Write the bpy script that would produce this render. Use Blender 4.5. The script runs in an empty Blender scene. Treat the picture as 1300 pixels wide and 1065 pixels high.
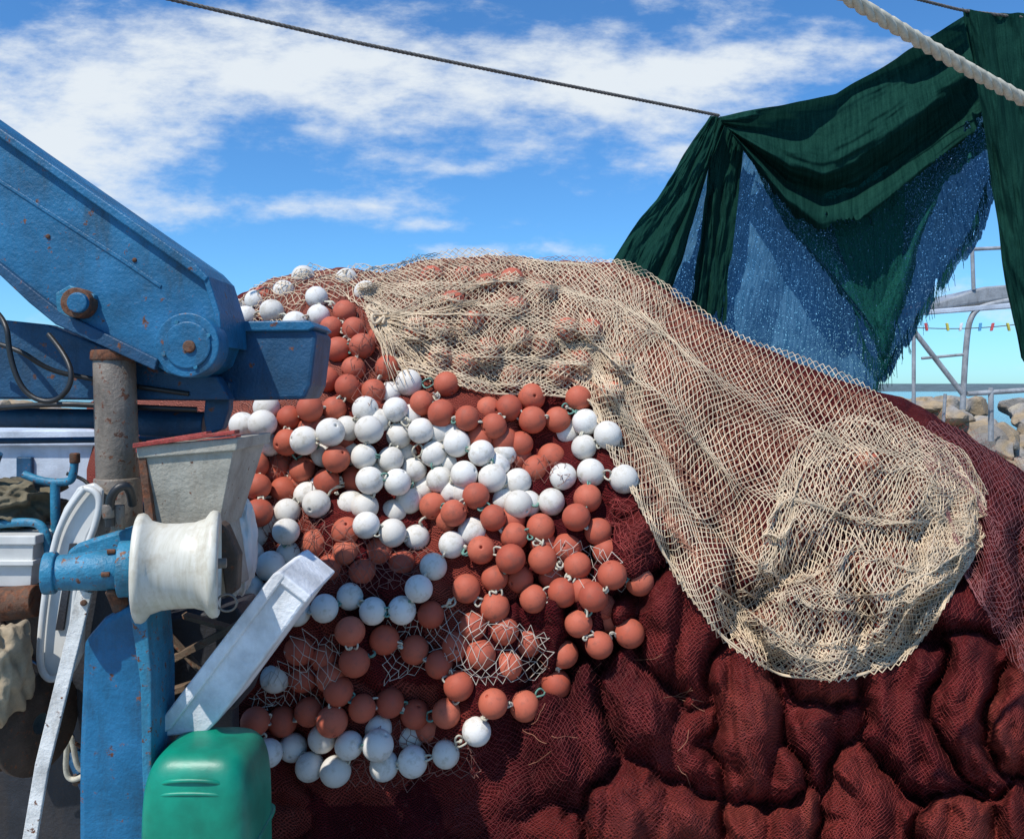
import bpy, bmesh, math, random
import numpy as np
from mathutils import Vector, Matrix
from mathutils.bvhtree import BVHTree
random.seed(7); rng=np.random.default_rng(7)
scene=bpy.context.scene
F=1040.0; EYE=2.0
def q(a,b,Y): return Vector(((a-650)/F*Y, Y, EYE+(495-b)/F*Y))
def qn(a,b,Y):
    a=np.asarray(a,float);b=np.asarray(b,float);Y=np.asarray(Y,float)+0*a
    return np.stack([(a-650)/F*Y, Y, EYE+(495-b)/F*Y],-1)
# ---------------- numpy noise
def h2(i,j,s): 
    v=np.sin(i*127.1+j*311.7+s*74.7)*43758.5453
    return v-np.floor(v)
def vn(x,y,s=0):
    x=np.asarray(x,float)+0*np.asarray(y,float); y=np.asarray(y,float)+0*x
    i=np.floor(x);j=np.floor(y);fx=x-i;fy=y-j
    fx=fx*fx*(3-2*fx);fy=fy*fy*(3-2*fy)
    return (h2(i,j,s)*(1-fx)+h2(i+1,j,s)*fx)*(1-fy)+(h2(i,j+1,s)*(1-fx)+h2(i+1,j+1,s)*fx)*fy
def fbm(x,y,s=0,o=4):
    r=0;a=.5
    for k in range(o):
        r=r+a*vn(x*2**k,y*2**k,s+k*13);a*=.5
    return r/(1-.5**o)
def ridge(x,y,s=0): return 1-np.abs(2*fbm(x,y,s,3)-1)*2
def voro(x,y,s=0):
    x=np.asarray(x,float)+0*np.asarray(y,float);y=np.asarray(y,float)+0*x
    i0=np.floor(x);j0=np.floor(y);f1=np.full(x.shape,9.);f2=np.full(x.shape,9.);cid=np.zeros(x.shape)
    for di in (-1,0,1):
        for dj in (-1,0,1):
            i=i0+di;j=j0+dj;cx=i+.1+.8*h2(i,j,s);cy=j+.1+.8*h2(i,j,s+5)
            d=np.hypot(x-cx,y-cy);c=h2(i,j,s+9)
            n=d<f1;f2=np.where(n,f1,np.minimum(f2,d));cid=np.where(n,c,cid);f1=np.where(n,d,f1)
    return f1,f2,cid
# ---------------- materials
def mat(name):
    m=bpy.data.materials.new(name);m.use_nodes=True;nt=m.node_tree
    b=nt.nodes['Principled BSDF'];return m,nt,b
def N(nt,t,**k):
    n=nt.nodes.new(t)
    for a,v in k.items():
        if a.startswith('i_'): n.inputs[a[2:].replace('_',' ')].default_value=v
        else: setattr(n,a,v)
    return n
def ramp(nt,src,stops):
    r=nt.nodes.new('ShaderNodeValToRGB');nt.links.new(src,r.inputs[0])
    e=r.color_ramp.elements
    while len(e)<len(stops): e.new(.5)
    for x,(p,c) in zip(e,stops):
        x.position=p;x.color=(*c,1) if len(c)==3 else c
    return r.outputs[0]
def mixc(nt,f,a,b,mode='MIX'):
    m=nt.nodes.new('ShaderNodeMix');m.data_type='RGBA';m.blend_type=mode
    for s,v in ((0,f),(6,a),(7,b)):
        if hasattr(v,'links'): nt.links.new(v,m.inputs[s])
        else: m.inputs[s].default_value=v if s==0 else (*v,1)
    return m.outputs[2]
def coord(nt,kind='Object',sc=(1,1,1)):
    t=nt.nodes.new('ShaderNodeTexCoord');mp=nt.nodes.new('ShaderNodeMapping')
    mp.inputs['Scale'].default_value=sc
    nt.links.new(t.outputs[kind],mp.inputs[0]);return mp.outputs[0]
def noise(nt,co,scale,detail=6,rough=.6):
    n=N(nt,'ShaderNodeTexNoise');n.inputs['Scale'].default_value=scale;n.inputs['Detail'].default_value=detail
    n.inputs['Roughness'].default_value=rough
    nt.links.new(co,n.inputs['Vector']);return n.outputs['Fac']
def bump(nt,b,h,st=.3,d=.01):
    n=N(nt,'ShaderNodeBump');n.inputs['Strength'].default_value=st;n.inputs['Distance'].default_value=d
    nt.links.new(h,n.inputs['Height']);nt.links.new(n.outputs[0],b.inputs['Normal'])
def paint(name,c,rust=.62,rough=.5,dirt=(.05,.035,.025),rustc=(.13,.045,.018),sc=6,da=.6):
    m,nt,b=mat(name);co=coord(nt)
    n1=noise(nt,co,sc,6,.65);n2=noise(nt,co,sc*4,5,.7);n3=noise(nt,coord(nt,sc=(1,1,.25)),sc*2.2,5,.7)
    c1=ramp(nt,n1,[(.32,tuple(x*.62 for x in c)),(.5,c),(.68,tuple(min(1,x*1.3+.01) for x in c))])
    st=ramp(nt,n3,[(.5,(0,0,0)),(.78,(da,da,da))])
    c2=mixc(nt,st,c1,dirt)
    rm=ramp(nt,n2,[(rust-.02,(0,0,0)),(rust+.03,(1,1,1))])
    rc=ramp(nt,noise(nt,co,60,3),[(.35,tuple(x*.5 for x in rustc)),(.7,tuple(x*1.8 for x in rustc))])
    c3=mixc(nt,rm,c2,rc)
    nt.links.new(c3,b.inputs['Base Color']);b.inputs['Roughness'].default_value=rough
    mx=N(nt,'ShaderNodeMath',operation='ADD');nt.links.new(n2,mx.inputs[0]);nt.links.new(noise(nt,co,90,3),mx.inputs[1])
    bump(nt,b,mx.outputs[0],.4,.007)
    return m
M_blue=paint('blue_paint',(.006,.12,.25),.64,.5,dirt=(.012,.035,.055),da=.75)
M_blue2=paint('blue_paint_dark_and_shaded',(.006,.062,.14),.63,.55,dirt=(.02,.025,.03))  # darker blue; on the cross beam and gusset it paints in shade
M_hub=paint('blue_hub_paint',(.02,.18,.3),.6,sc=12)
M_steel=paint('weathered_steel',(.2,.165,.13),.6,.42,sc=10)
M_white=paint('white_paint',(.68,.68,.65),.63,.45,dirt=(.3,.25,.19),sc=9)
M_hop=paint('hopper_paint',(.36,.34,.28),.64,.55,dirt=(.2,.15,.1),sc=7,da=.6)
M_rust=paint('rusty_iron',(.12,.06,.035),.5,.8,sc=10)
M_grey=paint('grey_metal',(.3,.32,.34),.7,.45)
M_wall=paint('superstructure_paint',(.5,.56,.64),.72,.5,dirt=(.35,.36,.4),sc=2)
M_red=paint('red_wood',(.33,.04,.03),.62,.6,sc=12)
M_wood=paint('old_wood',(.16,.11,.07),.6,.8,sc=12)
M_dark=paint('dark_gear',(.02,.022,.028),.7,.6)
M_gearb=paint('brown_gear',(.07,.045,.03),.6,.75,sc=14)
def simple(name,c,rough=.6,var=.3,sc=20,bs=.2,bd=.004):
    m,nt,b=mat(name);co=coord(nt);n=noise(nt,co,sc)
    nt.links.new(ramp(nt,n,[(.3,tuple(x*(1-var) for x in c)),(.7,tuple(min(1,x*(1+var)) for x in c))]),b.inputs['Base Color'])
    b.inputs['Roughness'].default_value=rough;bump(nt,b,noise(nt,co,sc*4,4),bs,bd);return m
M_hose=simple('black_rubber',(.015,.015,.015),.45)
def spoolmat():
    m,nt,b=mat('nylon_roller');co=coord(nt)
    n=noise(nt,coord(nt,sc=(9,1,1)),7,6,.7);n2=noise(nt,co,14,6,.7)
    c=ramp(nt,n,[(.3,(.52,.48,.37)),(.5,(.64,.61,.51)),(.7,(.71,.69,.61))])
    c=mixc(nt,ramp(nt,n2,[(.5,(0,0,0)),(.72,(.7,.7,.7))]),c,(.38,.31,.2))
    nt.links.new(c,b.inputs['Base Color']);b.inputs['Roughness'].default_value=.42
    bump(nt,b,n,.08,.003);return m
M_spool=spoolmat()
M_foam=paint('styrofoam',(.7,.72,.74),.74,.85,dirt=(.5,.49,.46),sc=5)
M_teal=simple('green_plastic',(.0,.2,.125),.42,.35,7,.25,.004)
M_cloth=simple('dirty_cloth',(.13,.11,.07),.9,.5,9,.6,.01)
M_sack=simple('jute_sack',(.34,.27,.18),.9,.35,10,.5,.01)
M_plas=simple('white_plastic',(.64,.64,.61),.4,.15,7,.1,.003)
def floatm(name,c,dirt,lo,hi):
    m,nt,b=mat(name)
    oi=nt.nodes.new('ShaderNodeObjectInfo')
    co=coord(nt);ad=N(nt,'ShaderNodeVectorMath',operation='ADD')
    nt.links.new(co,ad.inputs[0]);nt.links.new(oi.outputs['Location'],ad.inputs[1])
    n=noise(nt,ad.outputs[0],22,6,.7);n2=noise(nt,ad.outputs[0],9,4,.6)
    v=ramp(nt,oi.outputs['Random'],[(0,lo),(1,hi)])
    c1=mixc(nt,ramp(nt,n2,[(.35,(0,0,0)),(.75,(1,1,1))]),v,c)
    c2=mixc(nt,ramp(nt,n,[(.52,(0,0,0)),(.72,(.85,.85,.85))]),c1,dirt)
    nt.links.new(c2,b.inputs['Base Color']);b.inputs['Roughness'].default_value=.62
    b.inputs['Specular IOR Level'].default_value=.25
    bump(nt,b,n,.35,.004);return m
M_fT=floatm('terracotta_float',(.47,.105,.06),(.25,.085,.06),(.33,.068,.042),(.54,.15,.09))
M_fW=floatm('white_float',(.68,.655,.61),(.42,.38,.3),(.58,.55,.49),(.77,.76,.73))
def twine(name,c,var=.35,sc=7):
    m,nt,b=mat(name);co=coord(nt)
    n=noise(nt,co,sc,5,.7)
    nt.links.new(ramp(nt,n,[(.3,tuple(x*(1-var) for x in c)),(.7,tuple(min(1,x*(1+var)) for x in c))]),b.inputs['Base Color'])
    b.inputs['Roughness'].default_value=.85;return m
M_tb=twine('beige_twine',(.57,.45,.31))
M_tb2=twine('tan_twine',(.34,.15,.09))
M_tm=twine('maroon_twine',(.13,.015,.016),.5)
M_tr=twine('red_twine',(.22,.03,.026),.5)
M_tp=twine('mauve_twine',(.27,.10,.10),.3)
M_tw=twine('white_twine',(.5,.46,.4),.25)
M_td=twine('dark_twine',(.2,.09,.07),.4)
M_rope=twine('pale_rope',(.5,.47,.38),.25,40)
M_rteal=twine('teal_rope',(.13,.27,.22),.3,40)
M_drope=twine('grey_rope',(.13,.12,.11),.4,30)
def netbody():
    m,nt,b=mat('bundled_netting')
    uv=coord(nt,'UV');ob=coord(nt)
    wn=N(nt,'ShaderNodeTexNoise',i_Scale=9.0);nt.links.new(uv,wn.inputs['Vector'])
    w=N(nt,'ShaderNodeVectorMath',operation='MULTIPLY_ADD');nt.links.new(wn.outputs['Color'],w.inputs[0]);w.inputs[1].default_value=(.07,.07,.07);nt.links.new(uv,w.inputs[2])
    outs=[]
    for ang in (.95,-.95):
        mp=N(nt,'ShaderNodeMapping');mp.inputs['Rotation'].default_value=(0,0,ang);nt.links.new(w.outputs[0],mp.inputs[0])
        wv=N(nt,'ShaderNodeTexWave',wave_type='BANDS');wv.inputs['Scale'].default_value=30;wv.inputs['Distortion'].default_value=1.0
        nt.links.new(mp.outputs[0],wv.inputs['Vector']);outs.append(wv.outputs['Fac'])
    mx=N(nt,'ShaderNodeMath',operation='MAXIMUM');nt.links.new(outs[0],mx.inputs[0]);nt.links.new(outs[1],mx.inputs[1])
    at=N(nt,'ShaderNodeAttribute',attribute_name='tone')
    fine=noise(nt,ob,40,3,.7)
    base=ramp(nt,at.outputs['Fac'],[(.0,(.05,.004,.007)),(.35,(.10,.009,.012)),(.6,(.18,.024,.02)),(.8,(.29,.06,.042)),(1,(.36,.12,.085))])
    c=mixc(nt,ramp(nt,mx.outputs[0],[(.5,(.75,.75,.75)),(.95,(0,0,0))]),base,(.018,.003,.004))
    c=mixc(nt,ramp(nt,fine,[(.55,(0,0,0)),(.8,(.25,.25,.25))]),c,(.3,.12,.09))
    nt.links.new(c,b.inputs['Base Color']);b.inputs['Roughness'].default_value=.95
    b.inputs['Specular IOR Level'].default_value=.1
    bump(nt,b,mx.outputs[0],.8,.008);return m
M_body=netbody()
def fabric(name,c1,c2,holes,trl=.35,stre=(60,2)):
    m,nt,b=mat(name);out=nt.nodes['Material Output']
    ob=coord(nt)
    s=noise(nt,coord(nt,'UV',(stre[0],stre[1],1)),1.5,4,.75)
    f=noise(nt,ob,120,2,.8);mx=N(nt,'ShaderNodeMath',operation='MULTIPLY_ADD');nt.links.new(f,mx.inputs[0]);mx.inputs[1].default_value=.5
    nt.links.new(s,mx.inputs[2])
    c=ramp(nt,mx.outputs[0],[(.55,c1),(.95,c2)])
    nt.links.new(c,b.inputs['Base Color']);b.inputs['Roughness'].default_value=.95;b.inputs['Specular IOR Level'].default_value=.03
    t=N(nt,'ShaderNodeBsdfTranslucent');nt.links.new(c,t.inputs[0])
    m1=N(nt,'ShaderNodeMixShader');m1.inputs[0].default_value=trl;nt.links.new(b.outputs[0],m1.inputs[1]);nt.links.new(t.outputs[0],m1.inputs[2])
    if holes:
        tr=N(nt,'ShaderNodeBsdfTransparent');m2=N(nt,'ShaderNodeMixShader')
        hn=ramp(nt,f,[(holes-.03,(1,1,1)),(holes+.03,(0,0,0))])
        nt.links.new(hn,m2.inputs[0]);nt.links.new(m1.outputs[0],m2.inputs[1]);nt.links.new(tr.outputs[0],m2.inputs[2])
        nt.links.new(m2.outputs[0],out.inputs[0])
    else: nt.links.new(m1.outputs[0],out.inputs[0])
    bump(nt,b,mx.outputs[0],.4,.006)
    return m
M_green=fabric('green_shade_net',(.004,.028,.022),(.016,.07,.052),0,trl=.3)
M_green2=fabric('green_shade_net_thin',(.004,.055,.048),(.02,.125,.10),.43,trl=.35)
M_bluef=fabric('blue_shade_net',(.012,.09,.2),(.13,.29,.44),.35,trl=.45,stre=(110,5))
M_rock,nt,b=mat('boulder_stone');co=coord(nt)
oi=noise(nt,co,.75,2);nt.links.new(mixc(nt,ramp(nt,noise(nt,co,6,8,.7),[(.4,(0,0,0)),(.8,(.7,.7,.7))]),ramp(nt,oi,[(.35,(.22,.2,.18)),(.47,(.4,.29,.17)),(.58,(.3,.28,.26)),(.68,(.42,.36,.27))]),(.1,.085,.06)),b.inputs['Base Color']);b.inputs['Roughness'].default_value=.9
bump(nt,b,noise(nt,co,9,8,.7),.6,.05)
M_sea,nt,b=mat('sea_water');b.inputs['Base Color'].default_value=(.02,.07,.1,1);b.inputs['Roughness'].default_value=.12
bump(nt,b,noise(nt,coord(nt,sc=(1,2.5,1)),3,6,.6),.5,.05)
M_quay=simple('quay_concrete',(.3,.28,.25),.9,.35,3,.4,.01)
M_hill=simple('hill_scrub',(.09,.13,.14),1,.4,.05)
# ---------------- object helpers
def link(o,parent=None):
    scene.collection.objects.link(o)
    if parent: o.parent=parent
    return o
def empty(name,loc=(0,0,0)):
    e=bpy.data.objects.new(name,None);e.empty_display_size=.1;scene.collection.objects.link(e);return e
def mesh(name,v,f,m,parent=None,smooth=False,uv=None):
    me=bpy.data.meshes.new(name);v=np.asarray(v,np.float32)
    if isinstance(f,np.ndarray):
        k=f.shape[1];me.vertices.add(len(v));me.vertices.foreach_set('co',v.ravel())
        me.loops.add(f.size);me.loops.foreach_set('vertex_index',f.ravel().astype(np.int32))
        me.polygons.add(len(f));me.polygons.foreach_set('loop_start',np.arange(0,f.size,k,dtype=np.int32))
        me.update(calc_edges=True)
    else: me.from_pydata([tuple(map(float,x)) for x in v],[],f)
    if uv is not None:
        l=me.uv_layers.new(name='UVMap');idx=np.empty(len(me.loops),np.int32);me.loops.foreach_get('vertex_index',idx)
        l.data.foreach_set('uv',np.asarray(uv,np.float32)[idx].ravel())
    me.polygons.foreach_set('use_smooth',np.full(len(me.polygons),smooth));me.validate()
    me.materials.append(m);o=bpy.data.objects.new(name,me);return link(o,parent)
def bev(o,w=.006,s=2):
    b=o.modifiers.new('b','BEVEL');b.width=w;b.segments=s;b.limit_method='ANGLE';return o
def prism(name,pts,Y,th,m,parent=None,bw=.006,Ys=None):
    n=len(pts);fr=[q(a,b_,(Ys[i] if Ys else Y)) for i,(a,b_) in enumerate(pts)]
    bk=[p+Vector((0,th,0)) for p in fr]
    f=[tuple(range(n)),tuple(reversed(range(n,2*n)))]+[(i,i+n,(i+1)%n+n,(i+1)%n) for i in range(n)]
    o=mesh(name,fr+bk,f,m,parent)
    bm=bmesh.new();bm.from_mesh(o.data);bmesh.ops.recalc_face_normals(bm,faces=bm.faces);bm.to_mesh(o.data);bm.free()
    return bev(o,bw) if bw else o
def tube(name,pts,r,m,parent=None,sm=True,res=4):
    cu=bpy.data.curves.new(name,'CURVE');cu.dimensions='3D';cu.bevel_depth=r;cu.bevel_resolution=res;cu.use_fill_caps=True
    s=cu.splines.new('NURBS' if sm else 'POLY');s.points.add(len(pts)-1)
    for p,c in zip(s.points,pts): p.co=(*c,1)
    if sm: s.use_endpoint_u=True;s.order_u=3
    cu.materials.append(m);o=bpy.data.objects.new(name,cu);return link(o,parent)
def cyl(name,p0,p1,r0,r1,m,parent=None,seg=40,bw=.004):
    p0=Vector(p0);p1=Vector(p1);d=(p1-p0);R=d.to_track_quat('Z','Y').to_matrix().to_4x4();L=d.length
    bm=bmesh.new();bmesh.ops.create_cone(bm,cap_ends=True,segments=seg,radius1=r0,radius2=r1,depth=L)
    bm.transform(Matrix.Translation((p0+p1)/2)@R)
    me=bpy.data.meshes.new(name);bm.to_mesh(me);bm.free()
    for p in me.polygons: p.use_smooth=len(p.vertices)==4
    me.materials.append(m);o=link(bpy.data.objects.new(name,me),parent)
    return bev(o,bw) if bw else o
def lathe(name,c,axis,prof,m,parent=None,seg=64):
    R=Vector(axis).normalized().to_track_quat('Z','Y').to_matrix();v=[];f=[]
    for (z,r) in prof:
        for k in range(seg):
            a=2*math.pi*k/seg;v.append(Vector(c)+R@Vector((r*math.cos(a),r*math.sin(a),z)))
    for i in range(len(prof)-1):
        for k in range(seg):
            f.append((i*seg+k,i*seg+(k+1)%seg,(i+1)*seg+(k+1)%seg,(i+1)*seg+k))
    o=mesh(name,v,f,m,parent,True)
    bm=bmesh.new();bm.from_mesh(o.data);bmesh.ops.recalc_face_normals(bm,faces=bm.faces);bm.to_mesh(o.data);bm.free();return o
def gridmesh(name,P,m,parent=None,uv=None,mask=None,smooth=True):
    a,b=P.shape[:2];I=np.arange(a*b).reshape(a,b)
    f=np.stack([I[:-1,:-1],I[1:,:-1],I[1:,1:],I[:-1,1:]],-1).reshape(-1,4)
    if mask is not None: f=f[mask[:-1,:-1].reshape(-1)]
    return mesh(name,P.reshape(-1,3),f,m,parent,smooth,None if uv is None else uv.reshape(-1,2))
def netmesh(name,P,r,m,parent=None,drop=0.0,mask=None):
    a,b=P.shape[:2];i,j=np.meshgrid(np.arange(a),np.arange(b),indexing='ij')
    ok=((i+j)%2==0);E0=[];E1=[]
    if mask is None: mask=np.ones((a,b),bool)
    for dj in (1,-1):
        s=ok&(i<a-1)&(j+dj>=0)&(j+dj<b)
        ii=i[s];jj=j[s];s2=mask[ii,jj]&mask[ii+1,jj+dj]
        ii=ii[s2];jj=jj[s2];E0.append(P[ii,jj]);E1.append(P[ii+1,jj+dj])
    A=np.concatenate(E0);B=np.concatenate(E1)
    if drop>0: k=rng.random(len(A))>drop;A=A[k];B=B[k]
    d=B-A;d/=np.linalg.norm(d,axis=1,keepdims=True)+1e-9
    u=np.cross(d,[.3,1,.2]);u/=np.linalg.norm(u,axis=1,keepdims=True)+1e-9;w=np.cross(d,u)
    V=[]
    for X in (A-d*r*.3,B+d*r*.3):
        for k in range(3):
            t=2*math.pi*k/3;V.append(X+r*(u*math.cos(t)+w*math.sin(t)))
    V=np.stack(V,1);n=len(A);base=(np.arange(n)*6)[:,None]
    f=np.concatenate([base+np.array([[k,(k+1)%3,3+(k+1)%3,3+k]]) for k in range(3)],0)
    return mesh(name,V.reshape(-1,3),f,m,parent,False)
def icurve(pts,n):
    pts=np.array(pts,float)
    d=np.r_[0,np.cumsum(np.hypot(*np.diff(pts,axis=0).T))];s=np.linspace(0,d[-1],n)
    P=np.stack([np.interp(s,d,pts[:,k]) for k in range(2)],-1)
    for _ in range(max(1,n//40)): P[1:-1]=(P[:-2]+2*P[1:-1]+P[2:])/4
    return P
def blur(A,n):
    for _ in range(n):
        A=np.pad(A,1,mode='edge');A=(A[:-2,1:-1]+A[2:,1:-1]+A[1:-1,:-2]+A[1:-1,2:]+2*A[1:-1,1:-1])/6
    return A
# ================= NET MOUND
TOP=np.array([(100,520),(200,450),(268,402),(300,378),(345,352),(400,345),(450,342),(490,345),(540,330),(620,323),(700,330),(780,336),(815,350),(850,372),(930,425),(1010,460),(1080,487),(1150,506),(1230,552),(1300,600),(1400,650),(1560,780),(1700,1000)],float)
def topof(px): return np.interp(px,TOP[:,0],TOP[:,1])
BASE=1190
LUMP=[(812,675,55,50,.14),(1080,650,130,140,.16),(880,480,110,70,.14),(1050,900,170,60,.06),
 (650,400,130,50,.10),(520,380,60,35,.07),(1260,660,60,60,.08),(470,720,70,50,.06),(630,820,90,50,.05)]
def cells(px,py):
    wx=px+75*(fbm(px/130,py/130,3)-.5)*2;wy=py+100*(fbm(px/120,py/140,4)-.5)*2
    return voro(wx/100,wy/165,11),voro(wx/50+3,wy/120,17)
def depth(px,py):
    px=np.asarray(px,float);py=np.asarray(py,float)
    t=topof(px);s=np.clip((BASE-py)/(BASE-t),0,1)
    D=3.42+1.25*(1-np.sqrt(np.clip(1-s**2.4,0,1)))
    D=D+np.clip((300-px)/110,0,3)**2*.5+ .12*np.clip((px-1200)/300,0,2)
    for cx,cy,rx,ry,a in LUMP: D=D-a*np.exp(-((px-cx)/rx)**2-((py-cy)/ry)**2)
    w1=np.clip((px-640)/120,0,1)*np.clip((py-560-(px<1150)*60)/120,0,1)
    wl=np.clip((800-px)/80,0,1)*np.clip((py-450)/80,0,1)
    (a1,a2,c1),(b1,b2,c2)=cells(px,py)
    p1=np.clip((a2-a1)*1.7,0,1);p1=(p1*(2-p1))**.8;p2=np.clip((b2-b1)*1.3,0,1)**.8
    D=D-(.19*w1+.03)*(p1-.6)-(.03*w1+.012)*(p2-.5)-.09*w1*(c1-.5)
    lean=(c1-.5)*1.2
    g=px+lean*(py-800)*.5+40*fbm(px/90,py/260,51,2)
    g2=px-lean*(py-800)*.4+50*fbm(px/70,py/220,53,2)
    D=D-.085*w1*(np.abs(np.sin(g/24+c1*9))**.8-.5)*(.2+1.3*vn(px/80,py/110,57))-.03*(w1+.15)*(np.abs(np.sin(g2/12))-.5)*(.3+1.2*vn(px/50,py/80,59))
    D=D-.012*(w1+.2)*(fbm(px/26,py/60,9,3)-.5)*2
    D=D-.06*(fbm(px/60,py/60,2)-.5)-.2*wl*(fbm(px/75,py/75,33,2)-.5)
    return D
nx=640;th=np.linspace(0,math.pi/2,360);NT=len(th)
PX=np.linspace(110,1690,nx)[:,None];s=np.sin(th)[None,:]
PY=BASE+(topof(PX)-BASE)*s+ (8*(fbm(PX/25,0*PX,8)-.5))*s**8
PXg=PX+0*PY
D=depth(PXg,PY);front=qn(PXg,PY,D)
front[...,2]=np.maximum(front[...,2],-.05)
(a1,a2,c1),(b1,b2,c2)=cells(PXg,PY)
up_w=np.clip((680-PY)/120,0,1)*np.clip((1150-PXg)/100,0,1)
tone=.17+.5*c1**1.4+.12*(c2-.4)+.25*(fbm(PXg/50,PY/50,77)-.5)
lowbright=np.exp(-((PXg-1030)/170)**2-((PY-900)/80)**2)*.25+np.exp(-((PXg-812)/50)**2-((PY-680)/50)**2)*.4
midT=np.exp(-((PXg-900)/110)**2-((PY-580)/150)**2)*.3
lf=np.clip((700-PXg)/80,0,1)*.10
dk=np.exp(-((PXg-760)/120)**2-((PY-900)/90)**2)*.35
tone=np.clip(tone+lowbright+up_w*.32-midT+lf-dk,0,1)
back=[]
cr=front[:,-1]
for k in range(1,60):
    a=k/59*math.pi/2;p=cr.copy();p[:,1]+=2.0*math.sin(a)*(1+.1*vn(cr[:,0]*3,k/8+0*cr[:,0],4));p[:,2]=cr[:,2]*math.cos(a)-.03*k/59+.05*(fbm(cr[:,0]*4,k/6+0*cr[:,0],6)-.5)
    back.append(p)
MP=np.concatenate([front,np.stack(back,1)],1)
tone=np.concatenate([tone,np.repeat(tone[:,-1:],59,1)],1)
uvm=np.stack([MP[...,0],MP[...,2]+MP[...,1]*.8],-1)
net_pile=empty('fishing_net_pile')
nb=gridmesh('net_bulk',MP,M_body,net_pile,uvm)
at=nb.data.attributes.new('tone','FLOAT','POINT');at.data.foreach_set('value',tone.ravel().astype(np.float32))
def bvh_of(P,extra=None):
    a,b=P.shape[:2];I=np.arange(a*b).reshape(a,b)
    f=np.stack([I[:-1,:-1],I[1:,:-1],I[1:,1:],I[:-1,1:]],-1).reshape(-1,4).tolist()
    v=P.reshape(-1,3).tolist()
    if extra:
        for c,r in extra:
            o=len(v);v+= [tuple(c+r*x) for x in ico_v];f+=[[o+k for k in t] for t in ico_f]
    return BVHTree.FromPolygons(v,f)
bm=bmesh.new();bmesh.ops.create_icosphere(bm,subdivisions=2,radius=1);ico_v=[v.co.copy() for v in bm.verts];ico_f=[[v.index for v in f.verts] for f in bm.faces];bm.free()
bv0=bvh_of(MP[::2,::2])
CAM=Vector((0,0,EYE))
# ---------------- floats
T="""437,397 447,418 434,443 419,437 424,416 414,482 441,494 472,498 492,467 425,518 394,521 372,531 538,513 567,488 557,525 592,532 627,541 648,518 674,507 735,508 706,533 674,536 664,557 690,498
304,603 330,592 357,587 334,614 362,618 333,638 380,590 432,584 455,608 415,605 550,640 584,645 625,655 603,632 745,633 735,655 757,673 685,670 652,678 611,698 646,712 689,710 733,718 777,730 812,738 753,757 714,752 677,760 628,767 735,792 775,787 795,800 760,818 592,747 547,780 450,795 488,812 527,825 450,840 557,843 582,870 526,906 567,905 626,893 666,896 706,868 716,830 492,893 463,897 430,880 394,906 426,920 355,925 330,915 368,560 718,655 455,440 630,735 305,575 448,470"""
Wt="""402,378 428,385 400,403 380,410 325,382 312,403 345,395 519,486 502,521 338,520 312,542 336,545 320,568 345,570 303,528 368,518 421,553 440,540 460,527 402,582 390,560 466,553 466,575 506,556 536,548 489,585 551,576 581,563 609,576 525,597 497,610 557,608 591,603 623,610 655,612 515,630 476,610 743,535 743,566 770,553 750,602 792,608 658,640 700,637 467,633 467,665 498,676 527,682 573,692 549,721 531,747 508,772 471,776 437,763 410,768 385,772 605,928 566,957 520,967 489,968 447,937 408,938 374,945 398,962 345,950 420,975 475,945 385,625 402,637 365,650 365,676 360,703 325,680 342,718 318,705 325,738 412,560 395,788 370,782 350,790 352,760 300,720 310,655"""
def parse(s): return [tuple(map(float,p.split(','))) for p in s.split()]
R=.0635
balls=[]
for kind,ls in (('T',parse(T)),('W',parse(Wt))):
    for (a,b_) in ls:
        if all((a-k[1])**2+(b_-k[2])**2>20**2 for k in balls): balls.append([kind,a,b_,.5])
nmain=len(balls)
under=[]
for a,b_,k in [(590,352,'T'),(618,362,'T'),(650,356,'T'),(575,385,'T'),(690,372,'T'),(655,392,'T'),(548,352,'T'),(600,410,'T'),(530,420,'T'),(560,425,'T'),(620,445,'T'),(660,430,'T'),(690,440,'T'),(720,420,'T'),(560,455,'T'),(590,465,'T'),(650,480,'T'),(710,475,'T'),(735,460,'T'),(750,420,'T'),(785,465,'T'),(775,500,'T'),(480,430,'T'),(500,440,'T'),(360,370,'W'),(335,378,'T'),(300,394,'W'),(465,372,'W'),(440,355,'W'),(385,352,'W'),(1100,590,'T'),
  (480,700,'T'),(440,700,'T'),(460,725,'T'),(510,715,'T'),(420,720,'T'),(600,795,'T'),(640,800,'T'),(670,815,'T'),(610,830,'T'),(645,845,'T'),(580,820,'T'),(380,825,'T'),(410,835,'T'),(385,860,'T'),(350,860,'W'),(420,860,'T'),(680,595,'T'),(715,605,'W'),(660,580,'T'),(700,580,'T'),(690,690,'T'),(720,695,'T'),(520,935,'W'),(480,925,'W'),(545,925,'T'),(440,675,'T'),(400,690,'T'),(640,575,'W'),
  (495,500,'W'),(480,535,'W'),(395,545,'T'),(515,575,'W'),(570,590,'W'),(630,590,'W'),(480,600,'W'),(445,640,'W'),(590,625,'W'),(650,660,'T'),(350,545,'T'),(350,600,'T'),(380,610,'T'),(345,660,'W'),(670,640,'W'),(610,555,'T'),(575,550,'W'),(640,560,'T'),(600,675,'W'),(570,660,'T'),(700,730,'T'),(740,750,'T'),(765,770,'T'),(435,560,'T'),(445,575,'W'),(320,625,'T'),(310,545,'W'),(470,515,'T'),(620,520,'T'),(520,530,'W'),(560,548,'W'),(720,550,'W'),(450,500,'T'),(410,620,'W'),(540,620,'W'),(575,625,'W'),(640,635,'W'),(500,650,'W'),(770,700,'T'),(660,735,'T')]:
    under.append([k,a,b_,.15 if b_<505 and a>500 else -.35])
def place(a,b_,e):
    d=(q(a,b_,1)-CAM).normalized();h=bv0.ray_cast(CAM,d)
    p=h[0] if h[0] else q(a,b_,4.4)
    return np.array(p)-np.array(d)*R*e
C=np.array([place(a,b_,e) for k,a,b_,e in balls])
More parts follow.
